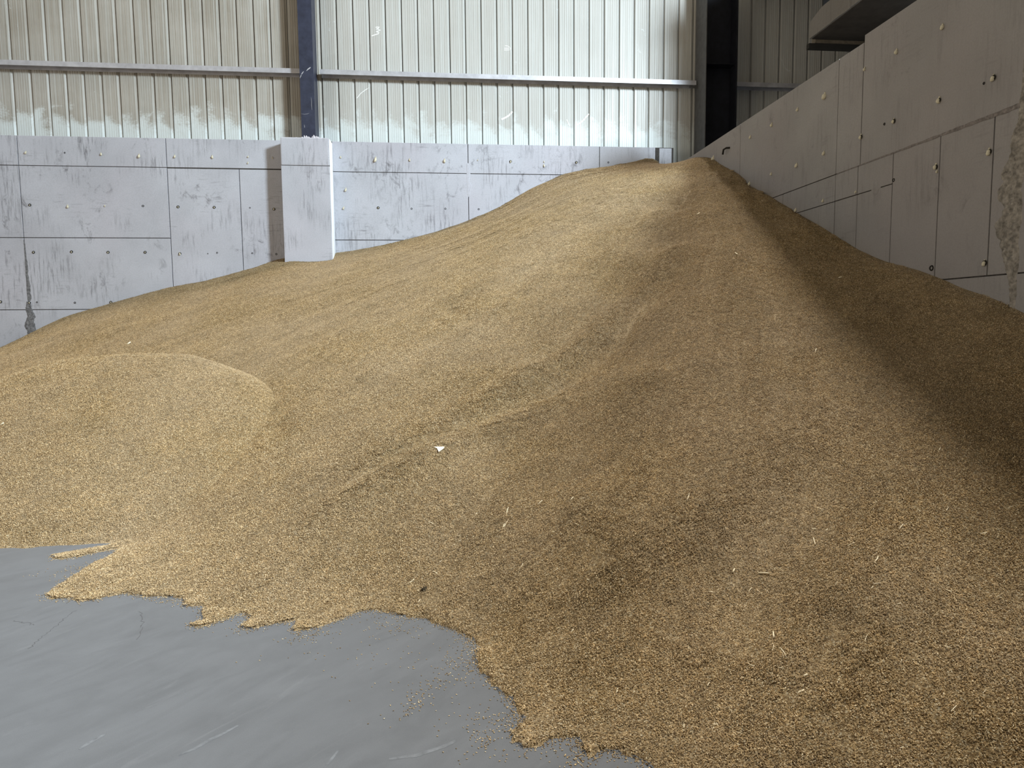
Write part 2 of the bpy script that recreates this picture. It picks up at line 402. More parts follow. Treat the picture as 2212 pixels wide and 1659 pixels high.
def hole_mesh():
    bm = bmesh.new(); n = 12; rings = []
    for r, y in ((0.030, 0.001), (0.024, -0.006), (0.017, -0.003), (0.012, 0.010), (0.0, 0.012)):
        rings.append([bm.verts.new((r*cos(2*pi*k/n), y, r*sin(2*pi*k/n))) for k in range(n)] if r > 0 else [bm.verts.new((0, y, 0))])
    for a, b in zip(rings, rings[1:]):
        for k in range(n):
            if len(b) > 1: bm.faces.new((a[k], a[(k+1) % n], b[(k+1) % n], b[k]))
            else: bm.faces.new((a[k], a[(k+1) % n], b[0]))
    me = bpy.data.meshes.new('tie_hole'); bm.to_mesh(me); bm.free(); me.materials.append(M['hole']); return me
HOLE = hole_mesh()
def plug(px, py, s=1.0, kind='f', wall='b'):
    if wall == 'b':
        p = on_y(px, py, YB); rz = 0; par = wb_
    else:
        p = on_x(px, py, XR); rz = -pi/2; par = wr
    if kind in 'fg':
        o = link('foam_plug', rnd.choice(FOAMS), None, par); sc = s*rnd.uniform(0.62, 0.84)
        o.scale = (sc, sc, sc); off = 0.010
    else:
        o = link('tie_hole', HOLE, None, par); o.scale = (s*.75, s, s*.75); off = 0.004
    o.location = (p[0], p[1]-off, p[2]) if wall == 'b' else (p[0]-off, p[1], p[2])
    o.rotation_euler = (0, rnd.uniform(-.25, .25) if wall == 'b' else 0, rz)
    if kind == 'g':
        h = link('tie_hole', HOLE, None, par); h.location = o.location; h.rotation_euler = (0, 0, rz); h.scale = (0.8, 1, 0.8)
for x, y, s, kk in ((56, 330, .8, 'f'), (140, 330, .6, 'h'), (219, 333, .9, 'f'), (301, 337, 1.15, 'f'), (378, 338, 1, 'f'), (459, 340, 1, 'f'), (536, 339, .7, 'f'), (536, 352, .65, 'f'), (589, 341, .55, 'f'),
                    (65, 443, .5, 'g'), (147, 446, 1, 'f'), (227, 445, .7, 'f'), (309, 445, .9, 'h'), (385, 447, .5, 'g'), (463, 448, .6, 'g'), (540, 449, .6, 'h'), (592, 452, .7, 'g'),
                    (73, 545, .6, 'g'), (155, 544, .55, 'g'), (234, 545, .45, 'g'), (314, 545, .5, 'g'), (389, 548, .8, 'g'), (449, 548, .5, 'h'), (469, 546, .7, 'h'), (545, 547, .7, 'h'), (597, 549, .8, 'h'),
                    (2, 652, .6, 'g'), (64, 654, .6, 'g'), (80, 653, .7, 'h'), (162, 654, .8, 'h'), (240, 653, .6, 'g'),
                    (736, 340, .75, 'f'), (811, 345, 1.3, 'f'), (885, 346, 1.05, 'f'), (960, 348, 1.25, 'f'), (1032, 346, .5, 'f'), (1103, 349, .9, 'g'), (1175, 350, .7, 'f'), (1175, 358, .9, 'f'), (1245, 351, .7, 'g'), (1314, 351, .75, 'h'),
                    (747, 410, 1.05, 'f'), (742, 450, .95, 'f'), (817, 449, .6, 'g'), (889, 451, .8, 'h'), (962, 451, .8, 'h'), (1034, 452, .75, 'h'), (1401, 347, .55, 'h')):
    plug(x, y, s, kk)
for x, y, s, kk in ((2038, 58, 1.0, 'f'), (1938, 112, .9, 'f'), (1869, 150, .8, 'f'), (1783, 207, 1.1, 'f'), (1724, 237, .8, 'f'), (1668, 270, 1.05, 'f'), (1622, 296, .9, 'f'), (2148, 168, 1.0, 'g'), (2030, 217, .9, 'g'),
                    (1932, 262, .9, 'g'), (1861, 296, 1.0, 'g'), (1781, 331, .95, 'f'), (1722, 357, 1.0, 'f'), (1667, 376, .7, 'f'), (2139, 328, 1.05, 'g'), (2023, 361, 1.15, 'g'), (2026, 371, .6, 'f'), (1850, 415, .6, 'f'),
                    (1779, 434, .7, 'f'), (1720, 454, .9, 'f'), (1620, 397, .9, 'f'), (1542, 342, 1.2, 'f'), (1931, 389, .8, 'h'), (2013, 579, 1.2, 'h'), (2129, 568, .9, 'g'), (1911, 268, .6, 'h'), (2126, 180, .5, 'h')):
    plug(x, y, s, kk, 'r')
# cut rebar hook sticking out of the right wall
p = on_x(1577, 322, XR)
bm = bmesh.new(); add_tube(bm, [(XR+.02, p[1], p[2]+.02), (XR-.05, p[1]+.02, p[2]+.02), (XR-.06, p[1]+.10, p[2]+.015), (XR-.058, p[1]+.13, p[2]-.05)], 0.014, 8)
bm_obj('rebar_hook', bm, M['hole'], wr, True)

# ------------------------------------------------------------------ rear metal cladding
PITCH_R, X0R = 0.2917, -7.26
ZC0, ZC1 = 4.2, 7.95
wc = box_obj('wall_rear', (-10.6, YS+0.045, ZC0), (9.2, YS+0.10, ZC1), M['roof']); tag(wc, kind='structure')
def sheet_panel(k):
    xa = X0R+PITCH_R*k
    g0, g1, dep = 0.026, 0.012, 0.030       # half mouth, half bottom, depth of the rib seen from inside
    w = PITCH_R
    prof = [(0.002, dep), (0.003, 0.045), (0.013, 0.045), (0.015, dep*0.7), (0.023, 0.0)]
    for c in (0.075, 0.115, 0.155, 0.195, 0.235):
        prof += [(c-0.007, 0.0), (c-0.003, 0.005), (c+0.002, 0.005), (c+0.005, 0.0)]
    prof += [(w-0.036, 0.0), (w-0.006, dep), (w+0.002, dep)]
    if k % 3 == 2:                          # side lap: a second sheet edge doubled over the rib
        prof[-3:] = [(w-0.050, 0.0), (w-0.049, -0.004), (w-0.038, -0.004), (w-0.034, 0.004), (w-0.006, dep), (w+0.002, dep)]
    n = len(prof)
    vs = [(xa+u, YS+d, z) for z in (ZC0, ZC1) for u, d in prof]; n = len(prof)
    fs = [(i, i+1, n+i+1, n+i) for i in range(n-1)]
    return mesh_obj('cladding_panel', vs, fs, M['sheet'], wc)
for k in range(-11, 56): sheet_panel(k)

# chalk marks on the sheet
def stroke(parent, pts, w, name='chalk_mark'):
    vs, fs = [], []
    P = [on_y(x, y, YS-0.0015) for x, y in pts]
    for i, p in enumerate(P):
        a, b = P[max(i-1, 0)], P[min(i+1, len(P)-1)]
        t = np.array([b[0]-a[0], b[2]-a[2]]); t /= np.linalg.norm(t)+1e-9
        nx, nz = -t[1], t[0]
        for s in (-1, 1): vs.append((p[0]+s*nx*w/2, p[1], p[2]+s*nz*w/2))
    for i in range(len(P)-1): fs.append((2*i, 2*i+2, 2*i+3, 2*i+1))
    mesh_obj(name, vs, fs, M['chalk'], parent)
stroke(wc, [(811, 59), (815, 58.5), (820, 58.5), (817, 61), (812, 63), (817, 63.5), (822, 65), (817, 67), (812, 68.5), (815, 69.5), (819, 70.5), (817, 73), (812, 74.5), (803, 77.5)], 0.016)
stroke(wc, [(1091, 98.5), (1097, 99.5), (1101, 101.5), (1103, 104), (1102, 107), (1101, 108.5)], 0.012)
stroke(wc, [(1089, 104.5), (1101, 103.5)], 0.012); stroke(wc, [(1089, 108), (1102, 107.5)], 0.012)
stroke(wc, [(771, 212), (779, 202), (788, 195), (797, 189.5)], 0.012)
stroke(wc, [(1083, 258), (1092, 254), (1100, 249), (1107, 241)], 0.03)
stroke(wc, [(1244, 272), (1258, 262), (1272, 246)], 0.022)
stroke(wc, [(1224, 258), (1228, 266), (1230, 272)], 0.014)

# ------------------------------------------------------------------ steel: girts and columns
def girt(name, x0, x1, label):
    # C-section lying on its side: front lip, web underneath, back lip
    zt, zb, yf, yb, t = 6.152, 6.070, 12.93, YS-0.006, 0.004
    bm = bmesh.new()
    add_box(bm, (x0, yf, zb), (x1, yf+t, zt)); add_box(bm, (x0, yf+t, zt-t), (x1, yb, zt))
    add_box(bm, (x0, yb-t, zb), (x1, yb, zt-t)); add_box(bm, (x0, yf+t, zb), (x1, yf+0.018, zb+t))
    o = bm_obj(name, bm, M['girt']); tag(o, label, 'girt', 'steel girts across the rear cladding'); return o
g1 = girt('steel_girt', -10.5, -2.33, 'pale galvanised steel girt left of the narrow navy column')
g2 = girt('steel_girt', -2.0, 4.98, 'pale galvanised steel girt between the navy column and the black column')
g3 = girt('steel_girt', 5.72, 9.0, 'dim steel girt in the dark bay beyond the black column')
# end cleat with bolts on the long girt
bm = bmesh.new(); add_box(bm, (4.86, 12.96, 6.02), (5.02, 12.968, 6.07)); 
for dx in (0.04, 0.10): bmesh.ops.create_cone(bm, cap_ends=True, segments=6, radius1=.012, radius2=.012, depth=.02, matrix=Matrix.Translation((4.86+dx, 12.955, 6.045)) @ Matrix.Rotation(pi/2, 4, 'X'))
bm_obj('end_cleat', bm, M['flange'], g2)

def thing(name, label, cat, loc, group=None):
    o = bpy.data.objects.new(name, None); C.objects.link(o); o.location = loc; o.empty_display_size = 0.2
    return tag(o, label, cat, group)
def child_box(name, par, lo, hi, mat, bevel=0.0):
    L = par.location
    o = box_obj(name, tuple(np.array(lo)-np.array(L)), tuple(np.array(hi)-np.array(L)), mat, par, bevel); return o
c1 = thing('steel_post', 'narrow navy blue steel column rising from the concrete pier top', 'post', (-2.19, 12.9, 4.815))
child_box('front_flange', c1, (-2.315, 12.72, 4.815), (-2.075, 12.735, 7.8), M['navy'])
child_box('web', c1, (-2.201, 12.735, 4.815), (-2.189, 13.085, 7.8), M['navy'])
child_box('back_flange', c1, (-2.315, 13.085, 4.815), (-2.075, 13.10, 7.8), M['navy'])
for z in (5.9, 6.35):
    child_box('stiffener', c1, (-2.185, 12.737, z), (-2.08, 13.08, z+0.012), M['navy'])
c1b = child_box('side_plate', c1, (-2.083, 12.737, 4.815), (-2.077, 13.083, 7.8), M['navy'])
# white scratches on the navy face
def scratch(parent, pts, y, w):
    L = np.array(parent.location); vs, fs = [], []
    P = [on_y(a, b, y)-L for a, b in pts]
    for i, p in enumerate(P):
        ww = w*(1-abs(2*i/(len(P)-1)-1)*0.7)
        a, b = P[max(i-1, 0)], P[min(i+1, len(P)-1)]
        t = np.array([b[0]-a[0], b[2]-a[2]]); t /= np.linalg.norm(t)
        for s in (-1, 1): vs.append((p[0]-s*t[1]*ww/2, p[1], p[2]+s*t[0]*ww/2))
    for i in range(len(P)-1): fs.append((2*i, 2*i+2, 2*i+3, 2*i+1))
    return mesh_obj('paint_scrape', vs, fs, M['scrape'], parent)
for pts, w in (([(662, 153), (666, 149), (669, 147), (671, 145)], .045), ([(650, 162), (653, 158), (656, 154)], .03), ([(648, 169), (650, 164), (651, 160)], .02),
               ([(651, 246), (658, 247), (664, 246), (668, 244)], .008), ([(657, 269), (658, 273), (658, 276)], .012), ([(672, 210), (673, 218), (673, 228), (674, 238)], .010)):
    scratch(c1, pts, 12.7185, w*0.55)

c2 = thing('steel_post', 'wide black steel column standing behind the right concrete wall', 'post', (5.3, 12.85, 0))
child_box('left_flange', c2, (5.02, 12.58, 0), (5.035, 13.10, 7.8), M['flange'])
child_box('web', c2, (5.035, 12.84, 0), (5.60, 12.85, 7.8), M['black'])
child_box('right_flange', c2, (5.60, 12.58, 0), (5.63, 13.10, 7.8), M['black'])
for z in (4.75, 6.35):
    child_box('stiffener', c2, (5.037, 12.62, z), (5.598, 12.838, z+0.012), M['black'])

# ------------------------------------------------------------------ concrete ledge over the right wall
SC = 1.3
LX0, LX1, LZ0, LZ1, LY0, LY1 = 3.926*SC, 6.12, 1.6+2.93*SC, 1.6+3.19*SC, 7.9, 7.03*SC
lb = thing('concrete_ledge', 'rough concrete ledge beam jutting out above the top of the right wall', 'beam', ((LX0+LX1)/2, 8.5, LZ0))
def ledge_mesh():
    vs, fs = [], []; n = 30; L = lb.location
    for i in range(n+1):
        y = LY0+(LY1-LY0)*i/n
        e = max(0, (y-8.7)/0.44)
        dx = 0.010*noise.noise((y*5, 0, 0)); dz = 0.012*noise.noise((y*4, 3, 1))
        ring = [(LX0+dx, LZ0+0.004*noise.noise((y*8, 1, 1))), (LX1, LZ0), (LX1, LZ1), (LX0+0.05+dx+0.05*e, LZ1+dz-0.03*e**2), (LX0+0.006+dx, LZ1-0.04+dz-0.08*e**2)]
        vs += [(x-L.x, y-L.y, z-L.z) for x, z in ring]
    k = 5
    for i in range(n):
        for j in range(k): fs.append((i*k+j, i*k+(j+1) % k, (i+1)*k+(j+1) % k, (i+1)*k+j))
    fs.append(tuple(range(k))[::-1]); fs.append(tuple(n*k+j for j in range(k)))
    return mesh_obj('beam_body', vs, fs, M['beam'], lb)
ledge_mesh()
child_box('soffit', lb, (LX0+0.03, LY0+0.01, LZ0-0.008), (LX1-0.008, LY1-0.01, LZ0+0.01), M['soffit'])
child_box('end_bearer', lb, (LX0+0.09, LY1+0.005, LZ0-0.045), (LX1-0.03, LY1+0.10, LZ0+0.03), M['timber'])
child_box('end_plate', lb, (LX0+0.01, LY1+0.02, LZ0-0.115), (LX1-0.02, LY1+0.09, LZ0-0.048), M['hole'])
child_box('upper_kerb', lb, (LX0+0.12, LY0+0.02, LZ1-0.01), (LX0+0.55, LY1-0.1, LZ1+0.34), M['black'], 0.01)
# ------------------------------------------------------------------ shell beyond the frame, with added light blockers
def setting_box(name, lo, hi, mat): return tag(box_obj(name, lo, hi, mat), kind='structure')
setting_box('wall_left', (-10.9, 6.4, 0), (-10.5, YS, 7.9), M['back'])
setting_box('wall_bay_blocker', (6.18, 8.4, 0), (12.6, 8.6, 7.9), M['roof'])  # unseen partition added to keep light off the side bay

setting_box('wall_bay_end_blocker', (12.4, 8.6, 0), (12.6, 13.4, 7.9), M['roof'])  # unseen end wall added to darken the side bay further
setting_box('ceiling_blocker', (-10.9, -6.5, 7.9), (5.9, 2.7, 8.0), M['roof'])  # unseen partial roof added to shade the foreground, edge set for that
setting_box('ceiling_bay_blocker', (6.12, 8.3, 7.9), (12.6, 13.4, 8.05), M['roof'])  # unseen cover added to hold daylight out of the side bay
# ------------------------------------------------------------------ grain heap: height field
def W2(px, py): p = on_z(px, py, 0.0); return (p[0], p[1])
EDGE_PX = [(200, 1130), (275, 1168), (230, 1180), (170, 1190), (108, 1202), (125, 1208), (170, 1204), (215, 1192), (262, 1183), (245, 1200), (205, 1218), (160, 1245), (130, 1265), (100, 1287), (112, 1295), (150, 1292), (165, 1299), (200, 1298), (235, 1287), (275, 1282), (310, 1290), (350, 1290), (402, 1291), (398, 1311), (425, 1308), (441, 1308), (435, 1327), (447, 1340), (406, 1352), (432, 1355), (485, 1341), (520, 1322), (536, 1327), (539, 1340), (517, 1357), (542, 1359), (577, 1352), (628, 1341), (644, 1337), (640, 1350), (632, 1362), (669, 1360), (704, 1350), (748, 1334), (773, 1322), (808, 1319), (843, 1325), (868, 1330), (922, 1337), (938, 1346), (970, 1357), (1001, 1368), (1015, 1380), (1040, 1397), (1026, 1407), (1031, 1436), (1050, 1461), (1063, 1480), (1085, 1496), (1107, 1518), (1123, 1540), (1135, 1559), (1116, 1569), (1104, 1588), (1112, 1604), (1129, 1615), (1148, 1617), (1167, 1613), (1180, 1600), (1208, 1593), (1243, 1591), (1256, 1607), (1262, 1625), (1275, 1635), (1294, 1620), (1319, 1623), (1354, 1634), (1379, 1642), (1407, 1659)]
EDGE = [(-10.5, 6.5), (-6, 6.2)] + [W2(*p) for p in EDGE_PX] + [(1.0, 1.75), (1.6, 1.2), (2.6, 0.6), (4.6, -0.4), (4.6, 13.0), (-10.5, 13.0)]
EDGE = np.array(EDGE)
NFRONT = len(EDGE)-4                                     # the open (floor) part of the outline
def signed_dist(px, py):
    P = np.stack([px, py], -1).reshape(-1, 2); out = np.full(len(P), 1e9); inside = np.zeros(len(P), bool)
    n = len(EDGE)
    for i in range(n):
        a, b = EDGE[i], EDGE[(i+1) % n]
        if i < NFRONT:
            d = b-a; t = np.clip(((P-a)@d)/(d@d), 0, 1); q = a+t[:, None]*d
            out = np.minimum(out, np.hypot(P[:, 0]-q[:, 0], P[:, 1]-q[:, 1]))
        c = (a[1] > P[:, 1]) != (b[1] > P[:, 1])
        with np.errstate(divide='ignore', invalid='ignore'):
            xi = (b[0]-a[0])*(P[:, 1]-a[1])/(b[1]-a[1])+a[0]
        inside ^= c & (P[:, 0] < xi)
    return np.where(inside, out, -out).reshape(np.shape(px))
# control points ------------------------------------------------
CP = []
for x, y in ((0, 752), (66, 722), (130, 691), (190, 671), (250, 654), (310, 637), (370, 620), (450, 605), (525, 585), (560, 574), (600, 560)):
    p = on_y(x, y, YB); CP.append(p)
for x, y in ((625, 565), (665, 564), (715, 561)): CP.append(on_y(x, y, YP))
for x, y in ((730, 545), (790, 535), (870, 518), (940, 501), (1013, 478), (1090, 443), (1150, 406), (1190, 388), (1232, 373), (1300, 360), (1360, 352), (1420, 350), (1470, 346)):
    CP.append(on_y(x, y, YB))
RIGHT_PX = ((1535, 341), (1580, 369), (1620, 399), (1660, 422), (1721, 459), (1806, 506), (1847, 532), (1920, 569), (1985, 586), (2040, 605), (2067, 616), (2148, 646), (2212, 677))
for x, y in RIGHT_PX: CP.append(on_x(x, y, XR))
CP += [np.array(v) for v in ((4.45, 12.7, 4.22), (4.45, 3.9, 1.33), (4.45, 3.0, 1.02), (4.45, 2.0, .68), (4.45, 1.0, .35), (-8.6, 12.7, 1.0), (-10.4, 12.7, .75),
                              (-5.8, 9.5, .62), (-5.0, 7.2, .18), (-8.5, 9.0, .25), (-10.4, 8.5, .1), (-10.4, 6.5, 0.0), (-6.5, 6.4, 0.0), (-4.6, 5.9, 0.0))]
FRONT_Z = [(275, 1168), (165, 1245), (130, 1290), (260, 1284), (402, 1300), (500, 1340), (620, 1340), (720, 1340), (808, 1320), (922, 1338), (1001, 1368), (1040, 1400), (1050, 1461), (1107, 1518), (1120, 1560), (1180, 1600), (1260, 1605), (1319, 1623), (1407, 1659)]
for x, y in FRONT_Z:
    q = W2(x, y); CP.append(np.array([q[0], q[1], 0.0]))
for q in ((1.0, 1.75), (1.6, 1.2), (2.6, .6), (4.45, -.2)): CP.append(np.array([*q, 0.0]))
PEAK = np.array([4.42, 10.9, 4.24])
for x, y in ((402, 1300), (620, 1340), (808, 1320), (922, 1338), (1040, 1400), (1107, 1518), (1180, 1600), (1407, 1659)):
    q = np.array([*W2(x, y), 0.0])
    for t in (0.12, 0.25, 0.4, 0.55, 0.7, 0.85):
        CP.append(PEAK*(1-t)+q*t+np.array([0, 0, -0.10*4*t*(1-t)]))
for deg in (252, 259, 266):
    for r in (1, 2, 3, 4, 5, 6, 7.2, 8.4):
        z = 4.24-0.468*r+0.012*max(0, r-4)**2*(1 if deg > 255 else 0.6)
        CP.append(np.array([4.42+r*cos(radians(deg)), 10.9+r*sin(radians(deg)), z]))
CP = np.array(CP)
def tps_fit(P, lam=2e-3):
    n = len(P); d = np.hypot(P[:, None, 0]-P[None, :, 0], P[:, None, 1]-P[None, :, 1])
    K = np.where(d > 0, d*d*np.log(d+1e-12), 0)+lam*np.eye(n)
    A = np.zeros((n+3, n+3)); A[:n, :n] = K; A[:n, n] = 1; A[:n, n+1:n+3] = P[:, :2]; A[n:, :n] = A[:n, n:].T
    return np.linalg.solve(A, np.concatenate([P[:, 2], np.zeros(3)]))
TW = tps_fit(CP)
def tps(x, y):
    x = np.asarray(x, float); y = np.asarray(y, float); sh = x.shape; x = x.ravel(); y = y.ravel()
    z = TW[len(CP)]+TW[len(CP)+1]*x+TW[len(CP)+2]*y
    for (a, b, _), w in zip(CP, TW[:len(CP)]):
        d2 = (x-a)**2+(y-b)**2; z = z+w*0.5*d2*np.log(d2+1e-12)
    return z.reshape(sh)
def march(px, py, f):
    r = ray(px, py); ts = np.linspace(1.2, 14, 700)
    P = CAM+ts[:, None]*r; h = f(P[:, 0], P[:, 1])
    i = int(np.argmax(P[:, 2] < h)); return P[i]
# relief features: polylines in plan, (points, width, height, one-sided step?)
FEAT = []
def feature(px_pts, width, height, step=0.0):
    P = np.array([march(x, y, tps)[:2] for x, y in px_pts]); FEAT.append((P, width, height, step))
feature([(1500, 545), (1410, 645), (1330, 735), (1250, 800), (1150, 865)], 0.16, -0.050)
feature([(1480, 520), (1380, 640), (1290, 725), (1200, 790), (1060, 860), (900, 960)], 0.13, 0.050)
feature([(1250, 815), (1080, 885), (960, 935), (840, 990), (700, 1075)], 0.10, -0.040)
feature([(1200, 880), (1020, 935), (880, 1010), (740, 1080), (650, 1130)], 0.14, 0.035)
feature([(1290, 480), (1180, 560), (1080, 640), (1000, 700)], 0.20, -0.020)
feature([(1820, 860), (1700, 960), (1580, 1060), (1450, 1165), (1300, 1240), (1180, 1300)], 0.22, 0.050)
feature([(1860, 900), (1740, 1090), (1650, 1230), (1600, 1330), (1560, 1430)], 0.35, -0.060)
feature([(1960, 1000), (1860, 1230), (1780, 1400), (1690, 1540)], 0.25, 0.045)
feature([(1860, 1330), (1800, 1400), (1740, 1470)], 0.08, -0.030)
feature([(1600, 1170), (1440, 1260), (1300, 1330), (1150, 1400)], 0.12, -0.014)
feature([(1700, 1000), (1560, 1010), (1430, 1080), (1330, 1140)], 0.22, -0.018)
feature([(20, 925), (60, 880), (110, 840), (160, 815)], 0.16, -0.03)
feature([(600, 960), (600, 910), (620, 880), (660, 860)], 0.09, -0.014)
feature([(1010, 640), (960, 660), (1020, 690)], 0.10, -0.02)
def poly_dist(P, x, y):
    best = np.full(x.shape, 1e9); tt = np.zeros(x.shape); n = len(P)-1
    for i in range(n):
        a, b = P[i], P[i+1]; d = b-a
        t = np.clip(((x-a[0])*d[0]+(y-a[1])*d[1])/(d@d), 0, 1)
        dd = np.hypot(x-a[0]-t*d[0], y-a[1]-t*d[1]); m_ = dd < best
        best = np.where(m_, dd, best); tt = np.where(m_, (i+t)/n, tt)
    return best, tt
def vnoise(x, y, seed):
    """cheap smooth value noise, numpy"""
    xi = np.floor(x).astype(int); yi = np.floor(y).astype(int); fx = x-xi; fy = y-yi
    fx = fx*fx*(3-2*fx); fy = fy*fy*(3-2*fy)
    def h(a, b):
        v = np.sin(a*127.1+b*311.7+seed*74.7)*43758.5453; return v-np.floor(v)
    return (h(xi, yi)*(1-fx)+h(xi+1, yi)*fx)*(1-fy)+(h(xi, yi+1)*(1-fx)+h(xi+1, yi+1)*fx)*fy
def z_main(x, y):
    x = np.asarray(x, float); y = np.asarray(y, float)
    z = tps(x, y)
    for P, w, hgt, st in FEAT:
        d, t = poly_dist(P, x, y)
        z = z+1.5*hgt*np.exp(-(d/w)**2)*np.sqrt(np.clip(np.sin(pi*np.clip(t, 0.02, 0.98)), 0, 1))
    # flow streaks running down from the peak
    ang = np.arctan2(x-5.2, 11.6-y); rad = np.hypot(x-5.2, y-11.6)
    fade = np.clip((rad-1.0)/2.0, 0, 1)
    z = z+fade*(0.030*(vnoise(ang*26, rad*0.45, 1)-.5)+0.016*(vnoise(ang*60, rad*0.8, 2)-.5))
    z = z+0.030*(vnoise(x*1.3, y*1.3, 3)-.5)+0.012*(vnoise(x*4.1, y*4.1, 4)-.5)
    sd = signed_dist(x, y)
    sd = sd+0.020*(vnoise(x*14, y*14, 5)-.5)+0.012*(vnoise(x*37, y*37, 6)-.5)
    cap = 0.010+0.42*sd+0.25*np.maximum(sd, 0)**2
    low = np.minimum(0.010+0.10*sd, 0.06)
    zi = np.maximum(np.minimum(z, cap), low)
    return np.where(sd > 0, zi, np.maximum(-0.03, sd*1.5))
def z_mound(x, y):
    x = np.asarray(x, float); y = np.asarray(y, float)
    R = np.array(MOUND_RIDGE); n = len(R)-1
    best = np.full(x.shape, -9.0)
    for i in range(n):
        for t in np.linspace(0, 1, 5):
            c = R[i]*(1-t)+R[i+1]*t
            r = np.hypot(x-c[0], y-c[1])
            best = np.maximum(best, c[2]-0.58*(np.sqrt(r*r+0.16)-0.40))
    foot = 0.10                                              # concave foot
    best = np.where(best < foot, foot*np.exp(np.clip((best-foot)/foot*0.9, -8, 0))-0.050*np.clip(1-best/foot, 0, 1), best)
    best = best+0.02*(vnoise(x*9+3, y*9, 12)-.5)*np.clip(1-best/0.25, 0, 1)
    best = best+0.03*(vnoise(x*1.1+9, y*1.1, 8)-.5)+0.010*(vnoise(x*4+3, y*4, 9)-.5)
    return best
MOUND_RIDGE = [np.array(v) for v in ((-6.0, 8.6, .62), (-5.0, 8.5, .98), (-4.2, 8.3, 1.22), (-3.4, 8.0, 1.30), (-2.85, 7.8, 1.29), (-2.35, 7.5, 1.10))]
def surf(x, y): return np.maximum(z_main(x, y), z_mound(x, y))

def kernel_bm(bm, mat4):
    # plump oval seed with a crease along one side
    n, rings = 6, []
    prof = [(-0.5, 0.0), (-0.40, 0.26), (-0.12, 0.48), (0.18, 0.45), (0.42, 0.22), (0.5, 0.0)]
    for u, r in prof:
        if r == 0: rings.append([bm.verts.new(mat4 @ Vector((u, 0, 0)))])
        else: rings.append([bm.verts.new(mat4 @ Vector((u, r*cos(2*pi*k/n), r*sin(2*pi*k/n)*(0.72 if k == 1 or k == 2 else 1.0)))) for k in range(n)])
    for a, b in zip(rings, rings[1:]):
        for k in range(n):
            k2 = (k+1) % n
            if len(a) == 1: bm.faces.new((a[0], b[k2], b[k]))
            elif len(b) == 1: bm.faces.new((a[k], a[k2], b[0]))
            else: bm.faces.new((a[k], a[k2], b[k2], b[k]))
KL, KW = 0.0078, 0.0038
def kernel_matrix(x, y, z, r, tilt=0.45):
    s = r.uniform(0.8, 1.15)
    return (Matrix.Translation((x, y, z)) @ Matrix.Rotation(r.uniform(0, 2*pi), 4, 'Z') @ Matrix.Rotation(r.gauss(0, tilt), 4, 'Y')
            @ Matrix.Rotation(r.uniform(0, 2*pi), 4, 'X') @ Matrix.Diagonal((KL*s, KW*s, KW*s, 1)))
src = bpy.data.collections.new('grain_sources')           # deliberately not linked to the scene
TILE_R, NT_ = 0.085, 6
def smooth_mesh(name, bm, mat):
    me = bpy.data.meshes.new(name); bm.to_mesh(me); bm.free()
    me.polygons.foreach_set('use_smooth', [True]*len(me.polygons)); me.materials.append(mat); return me
for t in range(NT_):
    r = random.Random(100+t); bm = bmesh.new()
    for i in range(int(pi*TILE_R**2*21000)):
        rr = TILE_R*sqrt(r.random()); a = r.uniform(0, 2*pi)
        kernel_bm(bm, kernel_matrix(rr*cos(a), rr*sin(a), r.uniform(-0.0015, 0.0055), r))
    src.objects.link(bpy.data.objects.new('a_tile_%02d' % t, smooth_mesh('grain_tile', bm, M['kernel'])))
KERNELS = []
for t in range(4):
    r = random.Random(300+t); bm = bmesh.new(); kernel_bm(bm, Matrix.Rotation(r.uniform(0, 6.28), 4, 'X') @ Matrix.Diagonal((KL, KW*r.uniform(.9, 1.1), KW, 1)))
    me = smooth_mesh('wheat_kernel', bm, M['kernel']); KERNELS.append(me)
    src.objects.link(bpy.data.objects.new('b_kernel_%02d' % t, me))

def grain_nodes():
    g = bpy.data.node_groups.new('lay_grain', 'GeometryNodeTree')
    g.interface.new_socket('Geometry', in_out='INPUT', socket_type='NodeSocketGeometry')
    g.interface.new_socket('Geometry', in_out='OUTPUT', socket_type='NodeSocketGeometry')
    N = g.nodes; Lk = g.links.new
    gi = N.new('NodeGroupInput'); go = N.new('NodeGroupOutput')
    def attr(nm, ty):
        a = N.new('GeometryNodeInputNamedAttribute'); a.data_type = ty; a.inputs[0].default_value = nm; return a.outputs[0]
    sepn = N.new('GeometryNodeSeparateGeometry'); sepn.domain = 'POINT'
    Lk(gi.outputs[0], sepn.inputs[0]); Lk(attr('is_pt', 'BOOLEAN'), sepn.inputs[1])
    ci = N.new('GeometryNodeCollectionInfo'); ci.inputs[0].default_value = src
    ci.inputs['Separate Children'].default_value = True; ci.inputs['Reset Children'].default_value = True
    iop = N.new('GeometryNodeInstanceOnPoints')
    Lk(sepn.outputs[0], iop.inputs['Points']); Lk(ci.outputs[0], iop.inputs['Instance'])
    iop.inputs['Pick Instance'].default_value = True
    Lk(attr('idx', 'INT'), iop.inputs['Instance Index'])
    e2r = N.new('FunctionNodeEulerToRotation'); Lk(attr('rot', 'FLOAT_VECTOR'), e2r.inputs[0]); Lk(e2r.outputs[0], iop.inputs['Rotation'])
    Lk(attr('scl', 'FLOAT'), iop.inputs['Scale'])
    j = N.new('GeometryNodeJoinGeometry'); Lk(sepn.outputs[1], j.inputs[0]); Lk(iop.outputs[0], j.inputs[0])
    Lk(j.outputs[0], go.inputs[0]); return g
GRAIN_GN = grain_nodes()
